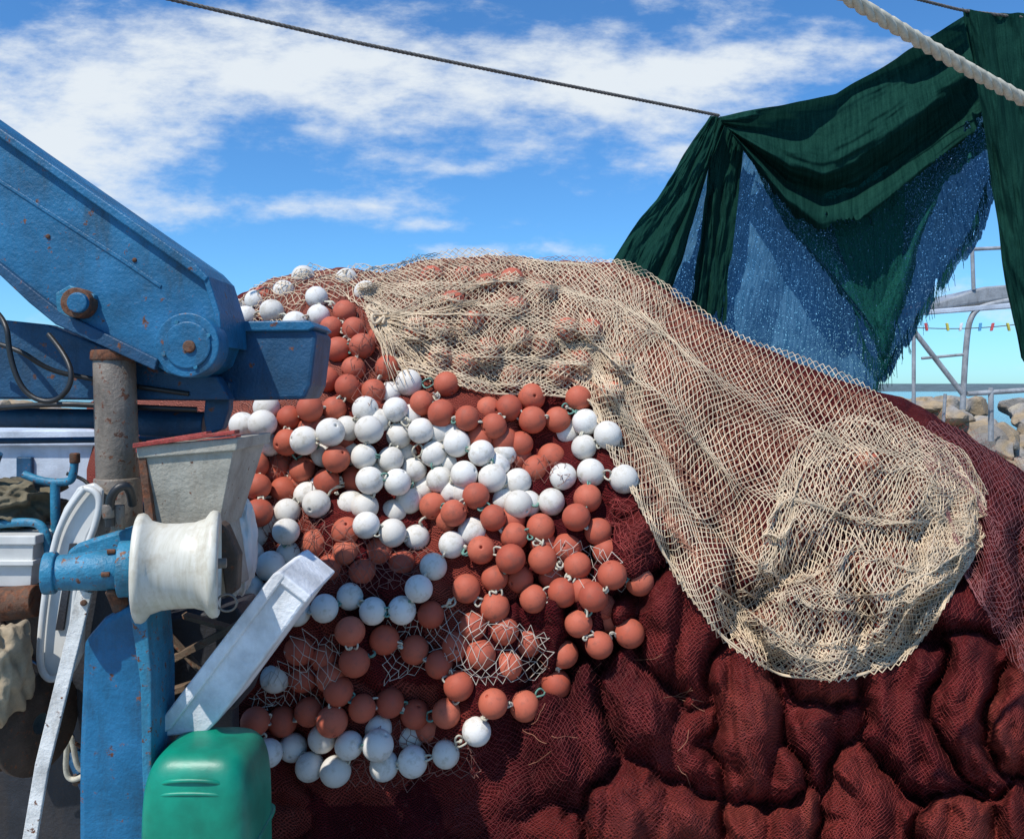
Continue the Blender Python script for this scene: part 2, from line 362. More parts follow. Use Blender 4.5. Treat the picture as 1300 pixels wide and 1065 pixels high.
CU=np.array([place(a,b_,e) for k,a,b_,e in under])
for it in range(50):
    dd=C[:,None]-C[None];L=np.linalg.norm(dd,axis=2)+np.eye(len(C))*9
    o=np.clip(2*R*.96-L,0,None)[...,None];dn_=dd/L[...,None]
    mv=(dn_*o*.3).sum(1);mv[:,1]-=.004*(o[...,0].sum(1)>.02)*(np.arange(len(C))%2)
    mv[...,0]*=.5;mv[...,2]*=.5;C+=mv
deg=[0]*len(C);links=[];cand=[]
for i in range(len(C)):
    for j in range(i+1,len(C)):
        L=np.linalg.norm(C[i]-C[j])
        if L<3.4*R: cand.append((L+(0 if balls[i][0]==balls[j][0] else .03),i,j))
par=list(range(len(C)))
def fd(x):
    while par[x]!=x: x=par[x]
    return x
for L,i,j in sorted(cand):
    if deg[i]<2 and deg[j]<2 and fd(i)!=fd(j): deg[i]+=1;deg[j]+=1;links.append((i,j));par[fd(i)]=fd(j)
ax={i:[] for i in range(len(C))}
for i,j in links: ax[i].append(C[j]-C[i]);ax[j].append(C[j]-C[i])
def floatmesh(name,m):
    prof=[];hr=.13
    for k in range(23):
        a=math.asin(hr)+ (math.pi-2*math.asin(hr))*k/22
        prof.append((math.cos(a)*.97,math.sin(a)*1.0))
    prof=[(.75,hr*.8),(.93,hr*.8)]+prof+[(-.93,hr*.8),(-.75,hr*.8)]
    v=[];f=[];seg=32
    for z,r in prof:
        for k in range(seg):
            t=2*math.pi*k/seg;v.append((r*math.cos(t)*R,r*math.sin(t)*R,z*R))
    for i in range(len(prof)-1):
        for k in range(seg): f.append((i*seg+k,(i+1)*seg+k,(i+1)*seg+(k+1)%seg,i*seg+(k+1)%seg))
    f.append(tuple(range(seg)));f.append(tuple(reversed(range((len(prof)-1)*seg,len(prof)*seg))))
    me=bpy.data.meshes.new(name);me.from_pydata(v,[],f)
    for p in me.polygons: p.use_smooth=True
    me.materials.append(m);return me
mT=floatmesh('terracotta_float',M_fT);mW=floatmesh('white_float',M_fW)
fl=empty('fishing_float_line')
for i,(k,a,b_,e) in enumerate(balls+under):
    o=bpy.data.objects.new('float_ball',mT if k=='T' else mW)
    dv=sum(ax[i]) if (i<nmain and ax[i]) else rng.normal(size=3)
    dv=Vector(dv)+Vector(rng.normal(size=3)*.03)
    c=C[i] if i<nmain else CU[i-nmain]
    o.matrix_world=Matrix.Translation(Vector(c))@dv.to_track_quat('Z','Y').to_matrix().to_4x4()@Matrix.Diagonal((*(Vector((1,1,1))*random.uniform(.92,1.04)),1))
    link(o,fl)
def curveset(name,paths,r,m,parent):
    cu=bpy.data.curves.new(name,'CURVE');cu.dimensions='3D';cu.bevel_depth=r;cu.bevel_resolution=1;cu.use_fill_caps=True;cu.resolution_u=6
    for pts in paths:
        s=cu.splines.new('NURBS');s.points.add(len(pts)-1)
        for p,c in zip(s.points,pts): p.co=(*c,1)
        s.use_endpoint_u=True;s.order_u=3
    cu.materials.append(m);return link(bpy.data.objects.new(name,cu),parent)
pw=[];pt=[];kn=[]
for i,j in links:
    a=C[i];b_=C[j];d=b_-a;L=np.linalg.norm(d);d=d/L;mid=(a+b_)/2
    out=np.array(CAM)-mid;out/=np.linalg.norm(out);teal=random.random()<.3
    for rep in range(2):
        side=np.cross(d,out)*random.uniform(-.034,.034)+out*random.uniform(.012,.044)
        p=[a+d*R*.7,a+d*R*1.0,mid-d*.016+side+rng.normal(size=3)*.004,mid+d*.016+side+rng.normal(size=3)*.004,b_-d*R*1.0,b_-d*R*.7]
        (pt if teal else pw).append(p)
    if random.random()<.4:
        c=mid+out*.028+np.cross(d,out)*random.uniform(-.01,.01);kn.append([c+rng.normal(size=3)*.009 for _ in range(6)])
curveset('float_string',pw,.0045,M_rope,fl);curveset('float_string_teal',pt,.0043,M_rteal,fl);curveset('float_knots',kn,.0048,M_rope,fl)
# ---------------- draped nets
bv1=bvh_of(MP[::2,::2],[(CU[i],R) for i in range(len(CU))])
bv2=bvh_of(MP[::2,::2],[(c,R) for c in np.concatenate([C,CU])])
crestY=MP[:,NT-1,1];crestPX=PX[:,0]
def drape(A,off,bl=3,bv=None):
    n,m_=A.shape[:2];D=np.full((n,m_),np.nan);bv=bv or bv1
    for i in range(n):
        for j in range(m_):
            d=(q(A[i,j,0],A[i,j,1],1)-CAM);h=bv.ray_cast(CAM,d.normalized())
            if h[0]: D[i,j]=h[0].y
    cy=np.interp(A[...,0],crestPX,crestY)
    D=np.where(np.isnan(D),cy,D);B=blur(D,bl)
    return np.minimum(D,B)*.6+B*.4-off
def strip(up,lo,nu,nv,off,bl=3,warpu=0,warpv=0,seed=1,fold=.03,ff=6,bv=None,bunch=0):
    U=icurve(up,nu);L=icurve(lo,nu)
    v=np.linspace(0,1,nv)[None,:];u=np.linspace(0,1,nu)[:,None]
    ph=v*ff*6.28+4*fbm(u*3+0*v,v*1.2+0*u,seed+8,3)
    wv=v+ warpv*(fbm(u*5+0*v,v*4+0*u,seed,3)-.5)*np.sin(np.pi*v)+bunch*np.cos(ph)/(ff*6.28)*np.sin(np.pi*v)**.5
    A=U[:,None]*(1-wv[...,None])+L[:,None]*wv[...,None]
    A[...,0]+=warpu*(fbm(u*7+0*v,v*7+0*u,seed+3,3)-.5);A[...,1]+=warpu*(fbm(u*7+0*v,v*7+0*u,seed+5,3)-.5)
    jt=min(2.4,.35*np.hypot(*(U[0]-L[0]))/nv+1.0)
    A[...,0]+=jt*(h2(u*nu+0*v,v*nv+0*u,seed)-.5);A[...,1]+=jt*(h2(u*nu+7+0*v,v*nv+0*u,seed)-.5)
    Dp=drape(A,off,bl,bv)
    Dp-=fold*(np.sin(ph)*.5+.5)*(.4+fbm(u*4+0*v,v*3+0*u,seed+2,2))
    return qn(A[...,0],A[...,1],Dp)
bn=empty('beige_fishing_net')
up=[(455,352),(490,340),(540,324),(620,317),(700,324),(780,330),(815,344),(850,364),(930,418),(1010,452),(1080,478),(1170,528),(1220,573),(1249,630)]
lo=[(470,412),(498,465),(560,482),(620,500),(690,500),(752,507),(786,590),(815,648),(862,738),(922,816),(985,856),(1060,864),(1140,842),(1182,797),(1214,740),(1244,690)]
netmesh('outer_layer',strip(up,lo,210,74,.02,5,26,.2,1,.045,4,bunch=.75),.0021,M_tb,bn)
up2=[(480,345),(540,330),(620,323),(780,338),(850,372),(930,430),(1020,470),(1100,500),(1180,545),(1225,590),(1240,640)]
lo2=[(500,440),(600,480),(735,490),(780,560),(830,640),(880,720),(940,790),(1000,840),(1080,852),(1150,820),(1190,760),(1225,700)]
netmesh('inner_layer',strip(up2,lo2,210,80,.006,5,40,.3,21,.02,4,bunch=.6),.0016,M_tb2,bn)
up3=[(985,640),(1020,560),(1080,520),(1140,535),(1190,570),(1235,620),(1240,690)]
lo3=[(930,790),(985,845),(1050,858),(1130,840),(1175,795),(1205,740),(1238,695)]
netmesh('tail_layer',strip(up3,lo3,105,60,.035,5,30,.3,31,.05,5,bunch=.85),.002,M_tb,bn)
up6=[(900,740),(985,800),(1050,815),(1120,795),(1150,730),(1165,640),(1190,590)]
lo6=[(925,805),(985,852),(1055,862),(1135,842),(1180,797),(1212,742),(1242,650)]
netmesh('hem_layer',strip(up6,lo6,110,22,.05,6,14,.2,36,.02,2,bunch=.6),.002,M_tb,bn)
up4=[(470,352),(540,328),(620,322),(700,330),(800,345),(860,390)]
lo4=[(480,425),(540,470),(620,492),(700,490),(752,500),(790,560)]
netmesh('top_layer',strip(up4,lo4,105,44,.022,1,36,.4,41,.025,3,bunch=.7),.0017,M_tb,bn)
hem=icurve(lo,70);hd=drape(hem[:,None,:],.045,1)[:,0]
for _ in range(3): hd[1:-1]=(hd[:-2]+hd[1:-1]+hd[2:])/3
curveset('hem',[[qn(a,b_,d) for (a,b_),d in zip(hem,hd)],[qn(a+3*math.sin(a/9),b_+3*math.cos(b_/8)-2,d) for (a,b_),d in zip(hem,hd)]],.0042,M_tb,bn)
up5=[(272,402),(300,380),(345,349),(400,340),(450,338),(490,338)];lo5=[(275,412),(310,412),(360,412),(400,378),(440,372),(480,400)]
netmesh('crest_layer',strip(up5,lo5,56,22,.015,2,20,.3,51,.02,2),.0018,M_tb,bn)
kc=np.array(q(484,408,4.02));curveset('gather_knot',[[kc+rng.normal(size=3)*.028 for _ in range(9)] for _ in range(5)],.008,M_tb,bn)
tails=[]
for k in range(34):
    t=k/33;a0,b0=484,408;a1=495+150*t;b1=485-155*t*t+rng.normal()*8;w=[]
    for u_ in np.linspace(0,1,6):
        a=a0+(a1-a0)*u_+rng.normal()*3;b_=b0+(b1-b0)*u_+rng.normal()*3
        h=bv2.ray_cast(CAM,(q(a,b_,1)-CAM).normalized())
        if h[0]: w.append(h[0]-Vector((0,.05,0)))
    if len(w)>3: tails.append(w)
curveset('gather_strands',tails,.0022,M_tb,bn)
def patch(name,up,lo,cell,m,r,off,seed,ff=3,fold=.015,bl=2,bv=None,parent=net_pile,edge=.35,warp=25):
    U=icurve(up,200);Lo=icurve(lo,200)
    nu=int(max(np.hypot(*np.diff(U,axis=0).T).sum(),np.hypot(*np.diff(Lo,axis=0).T).sum())/cell);nv=int(np.hypot(*(U-Lo).T).mean()/cell)
    P=strip(up,lo,nu,nv,off,bl,warp,.1,seed,fold,ff,bv)
    u=np.linspace(-1,1,nu)[:,None];v=np.linspace(-1,1,nv)[None,:]
    mask=(np.abs(u)**6+np.abs(v)**6+edge*(fbm(u*3+9+0*v,v*3+9+0*u,seed,3)-.5))<.95
    netmesh(name,P,r,m,parent,0,mask)
patch('maroon_net',[(800,620),(1000,620),(1200,520),(1420,640)],[(700,1130),(900,1130),(1150,1130),(1420,1130)],3.0,M_tr,.0006,.004,61,5,.0,0,edge=.9,warp=50)
patch('red_net_pouch',[(768,632),(800,625),(850,640)],[(775,690),(810,725),(850,722)],3.6,M_tr,.001,.012,63)
patch('mauve_net',[(1160,515),(1230,548),(1300,590),(1450,680)],[(1215,720),(1260,810),(1330,900),(1450,980)],4.2,M_tp,.001,.03,64,3,.03,6,edge=.2)
patch('dark_net_mid',[(395,660),(440,650),(500,690),(560,690)],[(385,745),(430,750),(500,755),(540,740)],6,M_td,.0014,.012,65)
patch('dark_net_low',[(600,900),(720,840),(860,820)],[(560,1120),(720,1120),(900,1120)],3.6,M_tm,.0008,.006,66)
patch('white_net_low',[(310,890),(370,805),(455,790)],[(320,915),(400,900),(450,850)],6.5,M_tw,.0013,.012,67)
patch('white_net_mid',[(470,790),(560,762),(640,772),(705,800)],[(480,875),(560,860),(610,885),(705,860)],6.5,M_tw,.0013,.014,68,edge=.1)
patch('white_net_right',[(640,570),(680,568),(730,580)],[(650,620),(690,625),(730,620)],6.5,M_td,.0013,.006,69)
patch('white_net_edge',[(690,680),(740,680),(790,700)],[(680,735),(740,745),(800,760)],6.5,M_tw,.0012,.010,72)
patch('grey_net_bottom',[(430,925),(520,920),(600,940)],[(430,1010),(520,1000),(620,985)],6.5,M_td,.0015,.01,70)
patch('net_on_floats_b',[(430,400),(460,390),(500,420)],[(440,520),(480,520),(510,480)],6.5,M_td,.0012,.01,74,bv=bv2)
patch('brown_net_left',[(300,500),(360,500),(420,520)],[(300,730),(360,740),(420,680)],6,M_td,.0013,.01,75)
th_=[]
for k in range(14):
    a=random.uniform(640,900);b_=random.uniform(820,980);w=[]
    ang=random.uniform(-1,1)
    for t in range(6):
        a+=random.uniform(4,10)*math.cos(ang);b_+=random.uniform(3,9)*math.sin(ang);ang+=random.uniform(-.6,.6)
        h=bv1.ray_cast(CAM,(q(a,b_,1)-CAM).normalized())
        if h[0]: w.append(h[0]-Vector((0,.015+.01*random.random(),0)))
    if len(w)>3: th_.append(w)
curveset('loose_threads',th_,.0011,M_tb2,net_pile)
# ================= CRANE BOOM
bo=empty('crane_boom')
Yb=2.55
prism('arm_plate',[(-260,-10),(0,170),(245,341),(262,356),(275,400),(278,438),(268,464),(240,480),(212,474),(195,462),(75,400),(40,372),(0,338),(-260,165)],Yb,.2,M_blue,bo)
prism('top_flange',[(-260,-20),(0,163),(248,335),(264,352),(260,358),(244,346),(0,175),(-260,-6)],Yb-.025,.25,M_blue,bo,.004)
prism('end_flange',[(264,350),(279,398),(282,440),(276,440),(272,400),(258,356)],Yb-.02,.24,M_blue,bo,.003)
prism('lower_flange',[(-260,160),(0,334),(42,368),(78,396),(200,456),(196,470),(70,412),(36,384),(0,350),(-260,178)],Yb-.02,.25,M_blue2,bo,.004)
prism('weld_strip',[(-200,92),(0,228),(160,330),(205,362),(203,366),(158,335),(0,233),(-200,98)],Yb-.004,.02,M_blue,bo,.002)
def disc(nm,a,b_,Y,rpx,th,m,nb=0,rb=.7):
    c=q(a,b_,Y);r=rpx/F*Y
    cyl(nm,c,c+Vector((0,th,0)),r,r,m,bo)
    for k in range(nb):
        t=6.283*k/nb+.4;p=c+Vector((math.cos(t)*r*rb,0,math.sin(t)*r*rb));cyl('bolt',p+Vector((0,-.007,0)),p+Vector((0,.01,0)),.007,.007,M_hub,bo,6,.001)
disc('pivot_disc',237,438,2.47,41,.09,M_blue,4,.75)
disc('pivot_disc_inner',237,438,2.463,30,.03,M_blue);disc('pivot_cap',239,440,2.455,8,.03,M_rust)
disc('pin_cap',95,384,2.5,19,.06,M_rust,0,.6);disc('pin_cap_top',97,384,2.485,13,.03,M_blue)
prism('pin_bracket',[(70,372),(88,362),(120,374),(118,392),(90,405),(72,396)],2.53,.03,M_hub,bo,.004)
disc('grease_point',60,300,2.545,3,.02,M_rust);disc('grease_point',170,330,2.545,3,.02,M_rust)
prism('cross_beam',[(-260,420),(390,414),(402,424),(394,490),(386,507),(290,509),(-260,505)],2.78,.24,M_blue2,bo,.012)  # front face in the darker blue: shade put into the colour
prism('beam_lit_top',[(270,408),(392,407),(400,415),(390,420),(274,421)],2.765,.27,M_blue,bo,.005)  # lighter blue paints the beam's top face as lit
prism('side_gusset',[(-100,395),(60,412),(205,470),(275,478),(292,508),(-100,505)],2.68,.06,M_blue2,bo,.006)  # darker blue carries the shade below the arm
cyl('lower_pipe',q(-200,528,2.85),q(228,533,2.85),.034,.034,M_blue2,bo)
cyl('lower_pipe_end',q(180,537,2.8),q(262,540,2.8),.046,.046,M_blue2,bo)
tube('rail_pipe',[q(-100,560,3.2),q(60,560,3.2),q(230,556,3.2)],.012,M_blue2,bo)
prism('hook_plate',[(262,480),(292,485),(290,520),(282,545),(262,552),(258,530)],2.74,.05,M_blue2,bo,.006)
cyl('hydraulic_sleeve',q(145,448,2.6),q(150,610,2.6),.062,.064,M_steel,bo)
cyl('hydraulic_collar',q(150,606,2.6),q(151,700,2.6),.071,.071,M_steel,bo)
cyl('hydraulic_ring',q(145,445,2.6),q(145,458,2.6),.069,.069,M_rust,bo)
tube('hydraulic_hose',[q(-20,385,2.6),q(8,400,2.5),q(12,455,2.5),q(30,500,2.5),q(66,514,2.5),q(92,490,2.5),q(88,455,2.52),q(62,425,2.58)],.008,M_hose,bo)
tube('hydraulic_hose',[q(-30,430,2.6),q(20,440,2.55),q(60,470,2.6),q(110,480,2.64),q(180,492,2.66),q(240,500,2.68)],.008,M_hose,bo)
tube('hydraulic_hose',[q(-30,520,2.7),q(60,512,2.62),q(130,515,2.66),q(250,520,2.7)],.009,M_hose,bo)
# ================= ROLLER
ro=empty('net_hauler_roller');Yr=2.25;px=Yr/F
c=q(227,718,Yr);axd=Vector((1,.30,.0)).normalized()
h=49*px
prof=[(-h,.015),(-h,64*px),(-h*.97,67*px),(-h*.86,68*px),(-h*.78,66*px),(-h*.66,58*px),(-h*.4,54*px),(0,53*px),(h*.4,54*px),(h*.64,58*px),(h*.76,66*px),(h*.84,68*px),(h*.96,67*px),(h,64*px),(h,40*px),(h*.9,38*px),(h*.9,.012)]
lathe('nylon_spool',c,axd,prof,M_spool,ro)
cyl('axle',c-axd*.2,c+axd*.125,.014,.014,M_steel,ro)
cyl('hub',c-axd*.31,c-axd*.125,.045,.058,M_hub,ro);cyl('hub_flange',c-axd*.15,c-axd*.112,.075,.075,M_hub,ro)
cyl('hub_cap',c-axd*.33,c-axd*.30,.055,.055,M_hub,ro)
for k in range(6):
    t=k*1.047;p=c-axd*.155+Vector((0,math.cos(t)*.062,math.sin(t)*.062));cyl('hub_bolt',p-axd*.01,p+axd*.01,.007,.007,M_rust,ro,6,.001)
prism('hub_block',[(84,700),(98,690),(170,668),(172,690),(168,744),(88,742)],Yr+.02,.1,M_hub,ro,.01)
cyl('oil_cup',q(150,672,2.25),q(150,640,2.25),.02,.018,M_steel,ro,8);
tube('elbow_fitting',[q(140,668,2.22),q(137,640,2.22),q(148,618,2.22),q(166,616,2.24),q(168,640,2.28)],.012,M_hose,ro)
cyl('fitting_collar',q(138,658,2.22),q(137,640,2.22),.016,.016,M_steel,ro,8)
tube('shackle_ring',[q(288+13*math.cos(t),765+11*math.sin(t),2.2) for t in np.linspace(0,6.4,14)],.003,M_steel,ro)
prism('support_post',[(104,815),(130,785),(168,765),(186,792),(190,860),(190,985),(200,1120),(98,1120),(98,960)],Yr+.01,.12,M_blue,ro,.02)
prism('post_edge_plate',[(164,700),(182,735),(192,860),(192,980),(200,1120),(186,1120),(180,980),(178,870),(160,745)],Yr-.005,.16,M_hub,ro,.004)
prism('foot_bracket',[(278,662),(286,668),(302,705),(300,750),(286,760),(278,700)],2.38,.05,M_gearb,ro,.008)
cyl('side_pin',q(150,745,2.3),q(165,790,2.3),.035,.03,M_rust,ro)
# ================= HOPPER
ho=empty('metal_hopper');
def frustum(nm,top,bot,Y,d1,d2,m,par):
    (a0,b0),(a1,b1)=top;(c0,e0),(c1,e1)=bot
    t=[q(a0,b0,Y),q(a1,b1,Y)];u=[q(c0,e0,Y+.02),q(c1,e1,Y+.02)]
    v=[t[0],t[1],t[1]+Vector((0,d1,0)),t[0]+Vector((0,d1,0)),u[0],u[1],u[1]+Vector((0,d2,0)),u[0]+Vector((0,d2,0))]
    o=mesh(nm,v,[(0,1,5,4),(1,2,6,5),(2,3,7,6),(3,0,4,7),(4,5,6,7)],m,par)
    s=o.modifiers.new('s','SOLIDIFY');s.thickness=.008;return bev(o,.002)
frustum('tapered_body',((178,572),(296,563)),((188,662),(276,668)),2.4,.3,.2,M_hop,ho)
prism('rim',[(172,566),(302,556),(300,572),(174,582)],2.385,.33,M_hop,ho,.004)
prism('left_corner',[(174,575),(184,576),(196,668),(186,668)],2.39,.02,M_rust,ho,.002)
prism('base_skirt',[(184,664),(276,668),(284,720),(290,755),(185,770)],2.43,.2,M_hop,ho,.006)
for k,(a,b_,c_,d_) in enumerate([(168,563,298,546),(172,569,300,553),(185,560,262,548)]):
    prism('red_slat',[(a,b_),(c_,d_),(c_,d_+5),(a,b_+6)],2.37+.06*k,.045,M_red,ho,.002)
# ================= STYROFOAM BOX
sb=empty('styrofoam_box')
prism('box_body',[(357,730),(392,758),(275,917),(262,930),(205,936),(212,922)],2.35,.3,M_foam,sb,.008)
prism('box_lid',[(346,729),(355,725),(362,732),(216,926),(202,934),(199,920)],2.335,.33,M_foam,sb,.006)
prism('box_end_lip',[(355,725),(395,757),(388,766),(350,737)],2.338,.325,M_foam,sb,.005)
# ================= GREEN TUB
gc=empty('green_plastic_tub')
def rbox(nm,c,hx,hy,hz,e,m,par,n=60,taper=0):
    v=[];f=[]
    for i in range(n+1):
        ph=-math.pi/2+math.pi*i/n
        for k in range(n*2):
            t=math.pi*k/n
            sg=lambda w,p: math.copysign(abs(w)**p,w)
            x=sg(math.cos(ph),e)*sg(math.cos(t),e);y=sg(math.cos(ph),e)*sg(math.sin(t),e);z=sg(math.sin(ph),e)
            g=1-taper*z;v.append((c[0]+hx*x*g,c[1]+hy*y*g,c[2]+hz*z))
    for i in range(n):
        for k in range(n*2): f.append((i*2*n+k,i*2*n+(k+1)%(2*n),(i+1)*2*n+(k+1)%(2*n),(i+1)*2*n+k))
    return mesh(nm,v,f,m,par,True)
cg=q(266,1072,2.3)
rbox('tub_body',cg,.150,.15,.30,.42,M_teal,gc,taper=.02)
rbox('tub_band',cg+Vector((0,0,.04)),.155,.155,.008,.3,M_teal,gc)
for zz,ww in ((.235,.10),(.20,.125)):
    tube('tub_moulding',[cg+Vector((-ww,-.10,zz-.03)),cg+Vector((-ww*.85,-.135,zz+.005)),cg+Vector((0,-.142,zz+.015)),cg+Vector((ww*.85,-.135,zz+.005)),cg+Vector((ww,-.10,zz-.03))],.006,M_teal,gc)
# ================= LEFT CLUTTER
wl=empty('white_rack')
def bent(nm,pts,Y,th,m,p): return prism(nm,pts,Y,th,m,p,.008)
bent('rack_panel',[(98,618),(118,613),(130,622),(128,652),(112,680),(100,720),(92,800),(82,850),(66,862),(50,856),(48,830),(56,740),(66,680),(80,645)],2.5,.02,M_plas,wl)
bent('rack_panel_back',[(120,628),(138,630),(140,660),(124,690),(110,740),(104,830),(92,855),(84,850),(100,730),(110,680)],2.56,.02,M_plas,wl)
tube('rack_frame',[q(108,620,2.48),q(80,652,2.48),q(62,720,2.48),q(52,800,2.48),q(50,850,2.48),q(66,866,2.48),q(84,850,2.48),q(92,800,2.48),q(100,720,2.48),q(126,655,2.48),q(126,622,2.48),q(108,620,2.48)],.01,M_plas,wl)
prism('rack_slot',[(88,690),(96,690),(80,800),(70,800)],2.488,.01,M_dark,wl,.001)
fb=empty('flat_bar');prism('bar',[(98,748),(116,753),(60,980),(40,1100),(22,1100),(44,970)],2.3,.012,M_white,fb,.002)
cyl('bar_bolt',q(106,765,2.29),q(106,765,2.32),.01,.01,M_rust,fb,6)
bp=empty('blue_pipe_handle');tube('pipe',[q(30,602,2.7),q(50,611,2.7),q(85,613,2.7),q(94,606,2.7),q(95,578,2.7)],.013,M_hub,bp)
tube('pipe_stem',[q(70,613,2.7),q(70,660,2.7),q(72,720,2.7)],.015,M_hub,bp);cyl('pipe_tip',q(95,588,2.7),q(95,575,2.7),.016,.016,M_rust,bp)
tube('pipe_low',[q(-20,668,2.65),q(30,660,2.65),q(60,668,2.65),q(62,700,2.65)],.014,M_hub,bp)
def lumpy(nm,c,hx,hy,hz,m,par,seed,amp=.3):
    o=rbox(nm,(0,0,0),1,1,1,.8,m,par,60);me=o.data
    co=np.empty(len(me.vertices)*3);me.vertices.foreach_get('co',co);co=co.reshape(-1,3)
    r=1+amp*(ridge(co[:,0]*1.5+co[:,1]*1.2+9,co[:,2]*1.5+co[:,1]+9,seed)-.4)+amp*.25*(fbm(co[:,0]*6+30,co[:,2]*6+co[:,1]*4+30,seed)-.5)
    co=co*r[:,None]*np.array([hx,hy,hz])+np.array(c);me.vertices.foreach_set('co',co.ravel());me.update();return o
cl=empty('crumpled_tarp');lumpy('tarp_heap',q(20,640,2.8),.13,.15,.075,M_cloth,cl,3,.4)
sk=empty('jute_sack');lumpy('sack_body',q(-8,850,2.35),.085,.1,.14,M_sack,sk,5,.3)
wb=empty('white_crate')
frustum('crate_body',((-60,684),(42,684)),((-60,742),(38,742)),2.6,.2,.2,M_plas,wb);prism('crate_rim',[(-62,680),(45,680),(45,692),(-62,692)],2.59,.24,M_plas,wb,.004)
prism('crate_band',[(-62,712),(42,712),(42,718),(-62,718)],2.59,.23,M_plas,wb,.002)
dr=empty('rope_drum');cd=q(28,915,2.5)
lathe('drum',cd,(.96,-.25,0),[(-.07,.02),(-.07,.15),(-.05,.15),(-.05,.09),(.05,.09),(.05,.15),(.07,.15),(.07,.03)],M_gearb,dr)
dax=Vector((.96,-.25,0)).normalized();du=dax.cross(Vector((0,0,1)))
tube('drum_rope',[cd+dax*(-.045+.09*k/160)+du*math.cos(k*.7)*.1+Vector((0,0,math.sin(k*.7)*.1)) for k in range(160)],.008,M_rope,dr)
mc=empty('deck_machinery')
prism('gear_housing',[(-80,750),(60,735),(75,790),(62,860),(-80,880)],2.75,.3,M_gearb,mc,.02)
prism('gear_plate',[(120,690),(180,770),(200,860),(190,1000),(110,1000),(90,860)],2.62,.05,M_dark,mc,.01)
cyl('motor',q(-30,770,2.6),q(48,762,2.6),.055,.05,M_rust,mc)
prism('cradle',[(190,790),(300,770),(330,820),(300,900),(190,920)],2.75,.2,M_dark,mc,.01)
for (a,b_,c_,d_,w) in [(195,845,300,790,9),(200,880,330,840,8),(205,800,260,860,7),(230,780,300,800,6)]:
    prism('wood_slat',[(a,b_),(c_,d_),(c_+2,d_+w),(a+2,b_+w)],2.55+random.random()*.1,.04,M_wood,mc,.002)
for k in range(22):
    a=random.uniform(-20,200);b_=random.uniform(600,980)
    tube('cable',[q(a+random.uniform(-60,60),b_+random.uniform(-60,60),2.70+random.random()*.1) for _ in range(5)],random.choice([.004,.006,.009]),random.choice([M_hose,M_blue2,M_rust,M_rope]),mc)
for k in range(14):
    a=random.uniform(-20,120);b_=random.uniform(610,1000);p=q(a,b_,2.85)
    cyl('fitting',p,p+Vector((random.uniform(-.1,.1),-.05,random.uniform(-.12,.12))),.025,.02,random.choice([M_gearb,M_rust,M_blue2,M_hub]),mc,12)
prism('bulwark',[(-300,640),(290,640),(300,1150),(-300,1150)],3.05,.08,M_dark,mc,.01)
ws=empty('white_sack');lumpy('sack_folds',q(302,690,2.75),.05,.08,.15,M_plas,ws,11,.3)
sup=empty('boat_superstructure')
prism('cabin_wall',[(-900,566),(125,562),(125,830),(-900,900)],5.5,.3,M_wall,sup,.02)
prism('cabin_cap',[(-900,548),(180,546),(180,566),(-900,568)],5.45,.4,M_wall,sup,.01)
prism('cabin_panel',[(20,580),(40,580),(40,700),(20,700)],5.47,.03,M_blue2,sup,.01)
# ================= SHADE NETS
gt=empty('green_shade_tarp')
def cloth(nm,A,B,Y,nu,nv,m,ffu,ffv,amp,seed,jag=0,Yb_=None,par=None,wp=10):
    A=icurve(A,nu) ;B=icurve(B,nu)
    v=np.linspace(0,1,nv)[None,:];u=np.linspace(0,1,nu)[:,None]
    X=A[:,None]*(1-v[...,None])+B[:,None]*v[...,None]
    X[...,0]+=wp*(fbm(u*4+0*v,v*4+0*u,seed,3)-.5);X[...,1]+=wp*(fbm(u*4+0*v,v*4+0*u,seed+2,3)-.5)
    Yy=Y+((Yb_ or Y)-Y)*v+0*u
    if ffu:
        a_=.3+.7*v;Yy=Yy-amp*a_*(.2+1.3*vn(u*ffu*.7+0*v,v*1.2+0*u,seed+7))*np.abs(np.sin(u*ffu*3.14+4.5*fbm(u*1.6+0*v,v*1.1+0*u,seed+4,2)))
    if ffv:
        # slack swags: folds run along u, fade in and out and split
        vv=v+.16*(vn(u*2.2+0*v,v*1.5+0*u,seed+6)-.5)
        e=np.clip(u*5,0,1)**.5*np.clip((1.08-u)*4,.15,1)
        Yy=Yy-amp*e*1.3*np.sin(vv*ffv*6.28+4*vn(u*1.7+0*v,v*2+0*u,seed+12))*(.25+1.1*vn(u*2.6+0*v,v*3.5+0*u,seed+14))
        Yy=Yy-amp*e*.9*(fbm(u*2.5+v*1.5,vv*13+0*u,seed+16,3)-.5)
    Yy=Yy-amp*.8*(fbm(u*10+0*v,v*7+0*u,seed+9,3)-.5)
    P=qn(X[...,0],X[...,1],Yy)
    mask=None
    if jag:
        mask=v<1-jag*(1.0*vn(u*9,0*u,seed)+.6*vn(u*30,0*u,seed+1)+.5*vn(u*160,0*u,seed+3)**2)+0*u
        mask&=~((fbm(u*26+0*v,v*7+0*u,seed+21,3)>.76)&(v>.8))
    return gridmesh(nm,P,m,par or gt,np.stack([u+0*v,v+0*u],-1),mask)
cloth('blue_layer',[(905,165),(985,165),(1060,150),(1160,120),(1264,140)],[(780,375),(880,440),(1000,490),(1080,528),(1114,528),(1156,458),(1203,385),(1248,308),(1273,225)],5.35,520,200,M_bluef,7,0,.06,3,.06)
cloth('left_swag',[(904,146),(922,150)],[(774,335),(800,350),(848,385)],5.15,160,160,M_green,3.3,0,.09,5,0,5.0)
cloth('left_band',[(908,146),(946,165)],[(876,400),(905,410),(918,418)],5.2,90,160,M_green,2.2,0,.08,6,.04)
